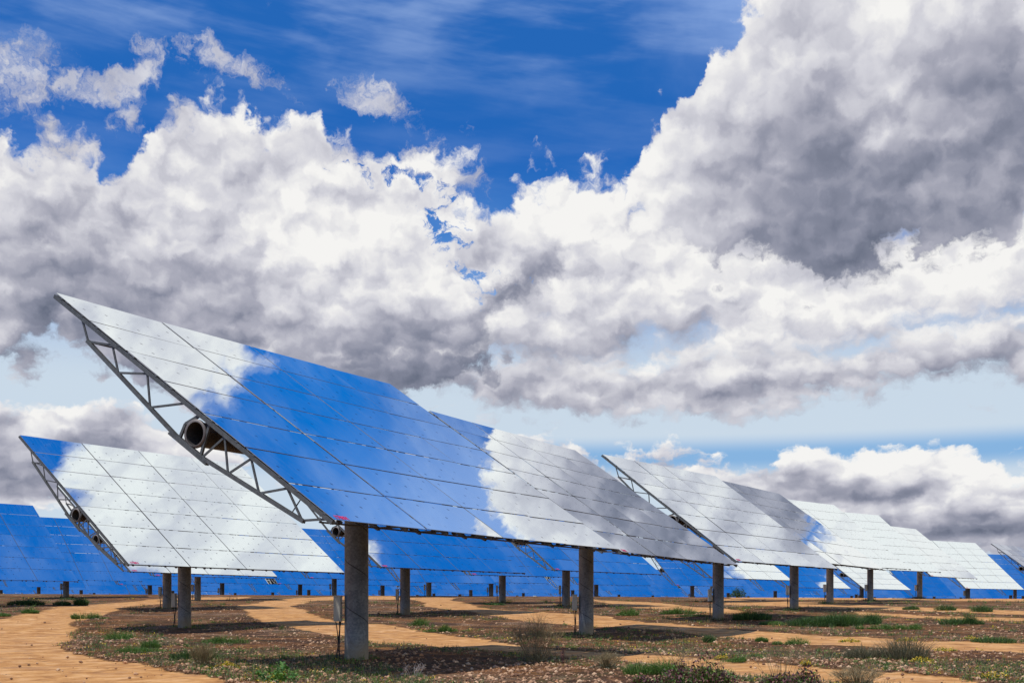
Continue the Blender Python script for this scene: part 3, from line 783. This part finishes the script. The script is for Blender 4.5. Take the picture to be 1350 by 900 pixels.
rd = random.Random(11); pos = [(n_[0], n_[1]) for n_ in near]; fars = []
for px_, w_ in far_px:
    Y_ = 942/(w_-.1); fars.append(((px_-675)*Y_/F_PX, Y_))
for j in range(13):
    Y_ = 212+j*18.5; n_ = int((Y_*.86+30)/21)
    for i in range(-n_//2, n_//2+1):
        X_ = (i+.5*(j % 2))*21+rd.uniform(-1.5, 1.5); fars.append((X_, Y_+rd.uniform(-2, 2)+.02*X_))
kept = []
for X_, Y_ in fars:
    if all((X_-a)**2+(Y_-b)**2 > 15.2**2 for a, b in pos):
        pos.append((X_, Y_)); kept.append((X_, Y_))
for i, (X_, Y_) in enumerate(kept):
    yaw_, el_ = 42+rd.uniform(-4, 4)-40*max(X_/Y_, 0), 50+rd.uniform(-1.5, 1.5)
    if i in HIDDEN and (Y_ > 300 or abs(X_/Y_) > .44): continue      # the photograph shows nothing of these
    heliostat(X_, Y_, yaw_, el_, float(ground(X_, Y_))+4.93, 'far small heliostat with a blue mirror just above the crest of the ground', FAR, False, i)

# ---------------------------------------------------------------- plants and stones
def clumps(rx, ry, rd, s0):
    """uneven tufts that together make one plant or patch"""
    n = max(1, int(rx*ry*3.14/(s0*s0)*.9)); out = []
    for _ in range(min(n, 40)):
        a = rd.uniform(0, 6.283); r = rd.random()**.55*.95
        out.append((rx*r*math.cos(a), ry*r*math.sin(a), s0*rd.uniform(.4, 1.2), rd.uniform(.2, 1.)**1.3*(1-.35*r)))
    return out
def blades(m, n, rx, ry, h, w, rd, lean=.5, cl=None, mi=0):
    cl = cl or [(0, 0, 1, 1)]
    single = len(cl) == 1 and cl[0] == (0, 0, 1, 1)
    for _ in range(n):
        cx, cy, cr, ch = rd.choice(cl)
        qx, qy = (rx, ry) if single else (cr, cr)
        a = rd.uniform(0, 6.283); r = math.sqrt(rd.random()); x, y = cx+qx*r*math.cos(a), cy+qy*r*math.sin(a)
        hh = h*ch*rd.uniform(.45, 1.)*(1-.5*r*r)
        if rd.random() < .04: hh *= 1.35
        la = math.atan2(y-cy, x-cx)+rd.uniform(-1, 1); ln = hh*lean*rd.uniform(.1, 1.)*(.3+r)
        dx, dy = math.cos(la)*ln, math.sin(la)*ln; wa = rd.uniform(0, 3.14); wx, wy = math.cos(wa)*w, math.sin(wa)*w
        x1, y1, z1 = x+dx*.35, y+dy*.35, hh*.6
        m.add([(x-wx, y-wy, -.02), (x+wx, y+wy, -.02), (x1+wx*.8, y1+wy*.8, z1), (x1-wx*.8, y1-wy*.8, z1), (x+dx, y+dy, hh)], [(0, 1, 2, 3), (3, 2, 4)], mi)
def leaves(m, n, rx, ry, h, s, rd, mi=0, low=.1, cl=None):
    cl = cl or [(0, 0, 1, 1)]
    single = len(cl) == 1 and cl[0] == (0, 0, 1, 1)
    for _ in range(n):
        cx, cy, cr, ch = rd.choice(cl)
        qx, qy = (rx, ry) if single else (cr, cr)
        a = rd.uniform(0, 6.283); r = rd.random()**.6; x, y = cx+qx*r*math.cos(a), cy+qy*r*math.sin(a)
        top = h*ch*(1-.6*r*r)*(.75+.25*math.sin(3*a+rx*9)); z = top*rd.uniform(low, 1.)
        q = Matrix.Rotation(rd.uniform(0, 6.28), 3, 'Z') @ Matrix.Rotation(rd.uniform(-1.1, 1.1), 3, 'X') @ Matrix.Rotation(rd.uniform(-.8, .8), 3, 'Y')
        k = s*rd.uniform(.6, 1.3); c = Vector((x, y, z))
        m.add([c+q @ Vector(v) for v in ((0, -k, 0), (k*.5, -k*.2, k*.1), (k*.42, k*.5, 0), (0, k, -k*.1), (-k*.42, k*.5, 0), (-k*.5, -k*.2, k*.1))], [(0, 1, 2, 3), (0, 3, 4, 5)], mi)
def stems(m, n, rx, ry, h, r, rd, mi=0, fork=2):
    for _ in range(n):
        a = rd.uniform(0, 6.283); q = rd.random()**.7
        b = Vector((rx*.25*q*math.cos(a), ry*.25*q*math.sin(a), -.02)); t = Vector((rx*q*math.cos(a), ry*q*math.sin(a), h*rd.uniform(.6, 1.)*(1-.3*q)))
        mid = b.lerp(t, .5)+Vector((rd.uniform(-.04, .04), rd.uniform(-.04, .04), h*.08))
        m.tube([b, mid, t], r, 4, True, mi, [r, r*.7, r*.3])
        for _k in range(fork):
            s0 = mid.lerp(t, rd.uniform(0, .7)); e = s0+Vector((rd.uniform(-.3, .3)*rx, rd.uniform(-.3, .3)*ry, h*rd.uniform(.08, .3)))
            m.tube([s0, s0.lerp(e, .5)+Vector((0, 0, h*.02)), e], r*.6, 3, True, mi, [r*.6, r*.45, r*.2])
def plant(kind, name, cat, px_, py_, wpx, hpx, label, group=None, depth=1., seed=0):
    """a plant whose foot is seen at (px_, py_), wpx wide and hpx high in the photograph"""
    p = on_ground(px_, py_); s = p.y/F_PX; rx = wpx*s/2; h = hpx*s*(1.9 if kind in ('green', 'dark', 'olive') else 1.15); ry = max(rx*depth, .15); rd = random.Random(seed+int(px_))
    m = MB(); mats = None
    k = min(3., max(1., p.y/30))
    if kind in ('green', 'dark', 'olive'):
        n = int(min(3600, max(260, 900*wpx*hpx/600)))
        cl = clumps(rx, ry, rd, max(h*.75, .22)); hi = {'green': 'bright', 'dark': 'green', 'olive': 'dry'}[kind]
        blades(m, n*2//3, rx, ry, h*1.2, .004*k, rd, 1.2, cl); leaves(m, n*3//2, rx, ry, h*.95, .013*k, rd, 0, .05, cl)
        blades(m, n//5, rx, ry, h*1.3, .0035*k, rd, 1.0, cl, 1); leaves(m, n//5, rx, ry, h*.95, .011*k, rd, 1, .4, cl); mats = [LEAF[kind], LEAF[hi]]
    elif kind == 'bush':
        leaves(m, 800, rx, ry, h, .024*k, rd); stems(m, 26, rx*.9, ry*.9, h, .006*k, rd); mats = [LEAF['dark']]
    elif kind == 'bright':
        leaves(m, 260, rx, ry, h, .045, rd); stems(m, 14, rx*.8, ry*.8, h, .006, rd); leaves(m, 45, rx*.7, ry*.7, h*.6, .03, rd, 1); mats = [LEAF['bright'], LEAF['yellow']]
    elif kind == 'purple':
        cl = clumps(rx*.9, ry*.9, rd, .28); leaves(m, 2600, rx, ry, h, .030, rd, 0, .1, cl); leaves(m, 1300, rx, ry, h*.85, .030, rd, 1, .1, cl); stems(m, 30, rx, ry, h*1.15, .004, rd, 2); blades(m, 500, rx, ry, h, .005, rd, .5, cl, 1); mats = [LEAF['purple'], LEAF['green'], LEAF['dry']]
    elif kind == 'dry':
        stems(m, 130, rx, ry, h, .0042*k, rd, 0, 4); leaves(m, 420, rx*.9, ry, h*.35, .018*k, rd, 1); leaves(m, 260, rx*.9, ry, h, .010*k, rd, 0, .4); mats = [LEAF['dry'], LEAF['olive']]
    elif kind == 'twigs':
        stems(m, 14, rx, ry, h, .006, rd, 0, 3); mats = [LEAF['grey']]
    elif kind == 'yellow':
        leaves(m, 220, rx, ry, h, .02*k, rd, 0); leaves(m, 130, rx, ry, h*.7, .02*k, rd, 1); mats = [LEAF['yellow'], LEAF['green']]
    elif kind == 'spike':
        stems(m, 3, rx, ry, h, .010, rd, 0, 0); leaves(m, 90, rx*.35, ry*.35, h*1.3, .02, rd, 0, .1); mats = [LEAF['purple']]
    o = link(name, m.mesh(name, mats)); o.location = p
    return tag(o, label, cat, group)
plant('bright', 'leafy_weed', 'weed', 368, 898, 62, 25, 'bright green leafy weed with yellow tips at the bottom edge, left of the foreground mast')
plant('purple', 'purple_bush', 'bush', 905, 902, 165, 56, 'purple-brown leafy bush at the bottom edge, left one of the two', depth=.5)
plant('purple', 'purple_bush', 'bush', 1030, 904, 125, 54, 'purple-brown leafy bush at the bottom edge, right one of the two', depth=.5)
plant('dry', 'dry_bush', 'bush', 708, 872, 90, 58, 'tall straw-coloured dry bush beside the sandy track in the foreground')
plant('spike', 'dark_stalk', 'weed', 741, 874, 12, 28, 'single dark red-brown stalk right of the dry straw-coloured bush')
plant('dry', 'dry_bush', 'bush', 268, 878, 40, 30, 'small straw-coloured tuft by the edge of the left track')
plant('twigs', 'bleached_twigs', 'twigs', 546, 893, 36, 22, 'bare bleached twigs sticking out of the soil right of the foreground mast')
plant('green', 'grass_patch', 'grass patch', 166, 859, 72, 14, 'low green grass patch nearest the left track', depth=.5)
plant('green', 'grass_patch', 'grass patch', 214, 854, 58, 14, 'low green grass patch below the mast of the large white left heliostat', depth=.5)
plant('dark', 'dark_weed', 'weed', 244, 868, 38, 24, 'dark green bushy weed left of the middle of the foreground soil strip', depth=.8)
plant('green', 'grass_patch', 'grass patch', 290, 847, 90, 10, 'thin green grass strip right of the mast of the large white left heliostat', depth=.35)
plant('green', 'grass_patch', 'grass patch', 145, 842, 46, 12, 'small green tuft on the corner where the left track bends', depth=.4)
plant('dark', 'grass_strip', 'grass patch', 55, 797, 130, 12, 'long dark green grass strip left of the thin mast at the left edge', depth=.10)
plant('dark', 'grass_strip', 'grass patch', 98, 790, 34, 12, 'dark green clump right of the thin mast at the left edge', depth=.3)
plant('green', 'grass_patch', 'grass patch', 42, 808, 50, 12, 'green clump in the bend above the left track', depth=.3)
plant('green', 'grass_patch', 'grass patch', 10, 812, 40, 12, 'green clump at the left edge above the track', depth=.3)
plant('olive', 'grass_patch', 'grass patch', 1175, 868, 108, 22, 'wide grey-green grass tussock in the right foreground', depth=.5)
plant('dark', 'round_bush', 'bush', 1326, 846, 34, 22, 'round dark green bush near the right edge', depth=.9)
plant('dark', 'round_bush', 'bush', 906, 812, 20, 16, 'small round dark bush left of the mast of the bright pale heliostat', depth=.9)
plant('dark', 'weed_clump', 'weed', 1003, 816, 44, 18, 'dark green weed clump right of the mast of the bright pale heliostat', depth=.5)
plant('green', 'weed_clump', 'weed', 1028, 823, 36, 13, 'yellowish green weed clump between the two dark ones', depth=.5)
plant('dark', 'weed_clump', 'weed', 1093, 825, 92, 24, 'largest dark green weed clump, below the dark grey mirror', depth=.45)
plant('green', 'grass_patch', 'grass patch', 1000, 845, 40, 12, 'green tuft on the near verge of the middle track', depth=.5)
plant('green', 'grass_patch', 'grass patch', 1046, 849, 50, 10, 'low green patch along the near verge of the middle track', depth=.4)
plant('dark', 'weed_clump', 'weed', 943, 846, 26, 10, 'dark low weed on the near verge of the middle track', depth=.5)
plant('green', 'grass_patch', 'grass patch', 985, 871, 60, 10, 'green patch on the far verge of the lowest track', depth=.4)
plant('green', 'grass_patch', 'grass patch', 860, 888, 90, 18, 'green grass left of the purple-brown bushes', depth=.5)
plant('dark', 'grass_strip', 'grass patch', 1260, 822, 110, 10, 'long dark green strip at the right, above the round bush', depth=.15)
plant('dark', 'grass_strip', 'grass patch', 1196, 803, 36, 9, 'dark green strip below the blue heliostat with cloud wisps', depth=.25)
plant('dark', 'grass_strip', 'grass patch', 1238, 804, 40, 8, 'dark green strip just right of the middle of the right-hand verge', depth=.25)
plant('dark', 'grass_strip', 'grass patch', 1303, 806, 26, 11, 'small dark clump near the right end of the far verge', depth=.4)
plant('bush', 'round_bush', 'bush', 973, 787, 22, 13, 'dark bush on the crest of the ground before the blue mirrors', depth=.8)
plant('dark', 'weed_clump', 'weed', 653, 797, 28, 9, 'dark weed clump at the foot of the close pair of masts', depth=.4)
plant('green', 'grass_patch', 'grass patch', 815, 811, 60, 10, 'green grass right of the second mast of the right-hand row', depth=.3)
plant('green', 'grass_patch', 'grass patch', 552, 824, 22, 9, 'small dark tuft right of the mast behind the foreground one', depth=.5)
plant('green', 'grass_patch', 'grass patch', 590, 832, 60, 8, 'thin green patch on the stony ground right of the foreground mast', depth=.4)
plant('green', 'grass_patch', 'grass patch', 890, 809, 60, 8, 'thin grass strip left of the small round dark bush', depth=.3)
plant('dark', 'weed_clump', 'weed', 1145, 822, 60, 12, 'low dark weeds trailing right from the largest weed clump', depth=.3)
plant('green', 'grass_patch', 'grass patch', 1180, 829, 120, 7, 'long thin yellowish green strip above the middle track at the right', depth=.15)
plant('dry', 'dry_bush', 'bush', 800, 880, 50, 22, 'low dry scrub between the tall dry bush and the purple-brown bushes')
plant('dry', 'dry_bush', 'bush', 1130, 904, 90, 26, 'sparse dry scrub right of the purple-brown bushes at the bottom edge')
plant('green', 'grass_patch', 'grass patch', 120, 815, 50, 8, 'small green fringe inside the bend of the left track', depth=.3)
for i, (a, b_, c, d_, l) in enumerate([(1195, 845, 30, 6, 'just above the grey-green tussock'), (1215, 872, 34, 8, 'right below the grey-green tussock'), (1120, 846, 30, 7, 'below the largest dark weed clump'), (1245, 858, 34, 7, 'on the stony soil right of the tussock'), (1310, 893, 40, 9, 'at the lower right corner'), (1062, 876, 14, 8, 'beside the lowest track'), (950, 868, 20, 6, 'left on the verge of the lowest track'), (300, 878, 20, 7, 'by the straw-coloured tuft'), (1280, 843, 28, 6, 'left of the round bush')]):
    plant('yellow', 'yellow_flowers', 'flowers', a, b_, c, d_, 'patch of low yellow flowers '+l, 'patches of yellow flowers', depth=.5)

def scatter():
    rd = random.Random(5)
    # stones
    ico = []
    for k in range(4):
        bm = bmesh.new(); bmesh.ops.create_icosphere(bm, subdivisions=1, radius=1)
        vs = [Vector((v.co.x*rd.uniform(.8, 1.25), v.co.y*rd.uniform(.7, 1.2), v.co.z*rd.uniform(.45, .9))) for v in bm.verts]
        fs = [tuple(v.index for v in f.verts) for f in bm.faces]; bm.free(); ico.append((np.array([tuple(v) for v in vs]), np.array(fs)))
    V_, F_, o = [], [], 0
    n = 0
    while n < 14000:
        y = 1/rd.uniform(1/95., 1/19.5); x = rd.uniform(-.47, .47)*y
        t = track_at(x, y)
        g1 = math.sin(x*.45+y*.21)+math.sin(x*.9-y*.5+2)
        if t > .45 and rd.random() > .02: continue
        if g1 < .1 and rd.random() > .45: continue
        s = rd.choice((.014, .018, .022, .028, .034, .05))*rd.uniform(.7, 1.3)*(1+max(0, y-30)/90)
        vs, fs = ico[n % 4]; a = rd.uniform(0, 6.28); R = np.array([[math.cos(a), -math.sin(a), 0], [math.sin(a), math.cos(a), 0], [0, 0, 1]])
        V_.append(vs @ R.T*s+np.array([x, y, float(ground(x, y))+s*.2])); F_.append(fs+o); o += len(vs); n += 1
    me = bpy.data.meshes.new('stones'); me.from_pydata(np.concatenate(V_).tolist(), [], np.concatenate(F_).tolist()); me.materials.append(mat_stone()); me.update()
    tag(link('stones', me), kind='stuff')
    # seedlings and dry blades nobody could count
    m = MB()
    for _ in range(8500):
        y = 1/rd.uniform(1/120., 1/19.5); x = rd.uniform(-.47, .47)*y
        g2 = math.sin(x*.31+1.1)*math.sin(y*.19+x*.11)+.6*math.sin(x*.8+y*.43)
        tk = track_at(x, y); verge = .02 < tk < .35 and rd.random() < .6
        if _ < 260:
            h0 = near[_ % 20]; a = rd.uniform(0, 6.28); q_ = .32+rd.random()**2*.5; x, y = h0[0]+q_*math.cos(a), h0[1]+q_*math.sin(a); tk = 0; verge = True
        if tk > .35 or not verge and g2 < -.5+.3*(x < 0): continue
        z = float(ground(x, y)); k = 1+max(0, y-30)/60; q = rd.random(); mi = 0 if q < .45 else (1 if q < .72 else (2 if q < .93 else 3))
        o_ = len(m.v); mm = MB(); r_ = rd.uniform(.06, .30)*k
        if mi in (0, 1, 2): blades(mm, rd.randint(6, 14), r_, r_, rd.uniform(.07, .22)*k, .005*k, rd, .9)
        if mi != 2: leaves(mm, 12, r_, r_, .09*k, .022*k, rd)
        m.add([(v[0]+x, v[1]+y, v[2]+z) for v in mm.v], mm.f, mi)
    tag(link('ground_cover', m.mesh('ground_cover', [LEAF['green'], LEAF['olive'], LEAF['dry'], LEAF['yellow']])), kind='stuff')
def mat_stone():
    m, nt, b = material('stone')
    g = node(nt, 'ShaderNodeNewGeometry')
    nt.links.new(ramp(nt, g.outputs['Random Per Island'], [(0., (.13, .06, .03)), (.4, (.26, .14, .075)), (.75, (.42, .24, .13)), (.96, (.55, .38, .24)), (1., (.55, .26, .12))]), b.inputs['Base Color'])
    b.inputs['Roughness'].default_value = .9
    return m
scatter()

# ---------------------------------------------------------------- light, camera, output
build_world()
sun = bpy.data.lights.new('sun', 'SUN'); sun.energy = 4.2; sun.angle = math.radians(.55); sun.color = (1., .95, .86)
so = bpy.data.objects.new('sun', sun); COL.objects.link(so); so.rotation_euler = SUN_DIR.to_track_quat('Z', 'Y').to_euler()
cam = bpy.data.cameras.new('camera'); co_ = bpy.data.objects.new('camera', cam); COL.objects.link(co_)
co_.rotation_euler = (math.pi/2, 0, 0); cam.sensor_width = 36; cam.lens = F_PX/1350*36; cam.shift_y = (Y0_PX-450)/1350
cam.clip_start = .1; cam.clip_end = 6000; SC.camera = co_
vs_ = SC.view_settings; vs_.view_transform = 'Standard'; vs_.look = 'None'; vs_.exposure = 0; vs_.gamma = 1
SC.render.engine = 'CYCLES'
SC.cycles.max_bounces = 4; SC.cycles.diffuse_bounces = 1; SC.cycles.glossy_bounces = 3
SC.cycles.caustics_reflective = False; SC.cycles.caustics_refractive = False
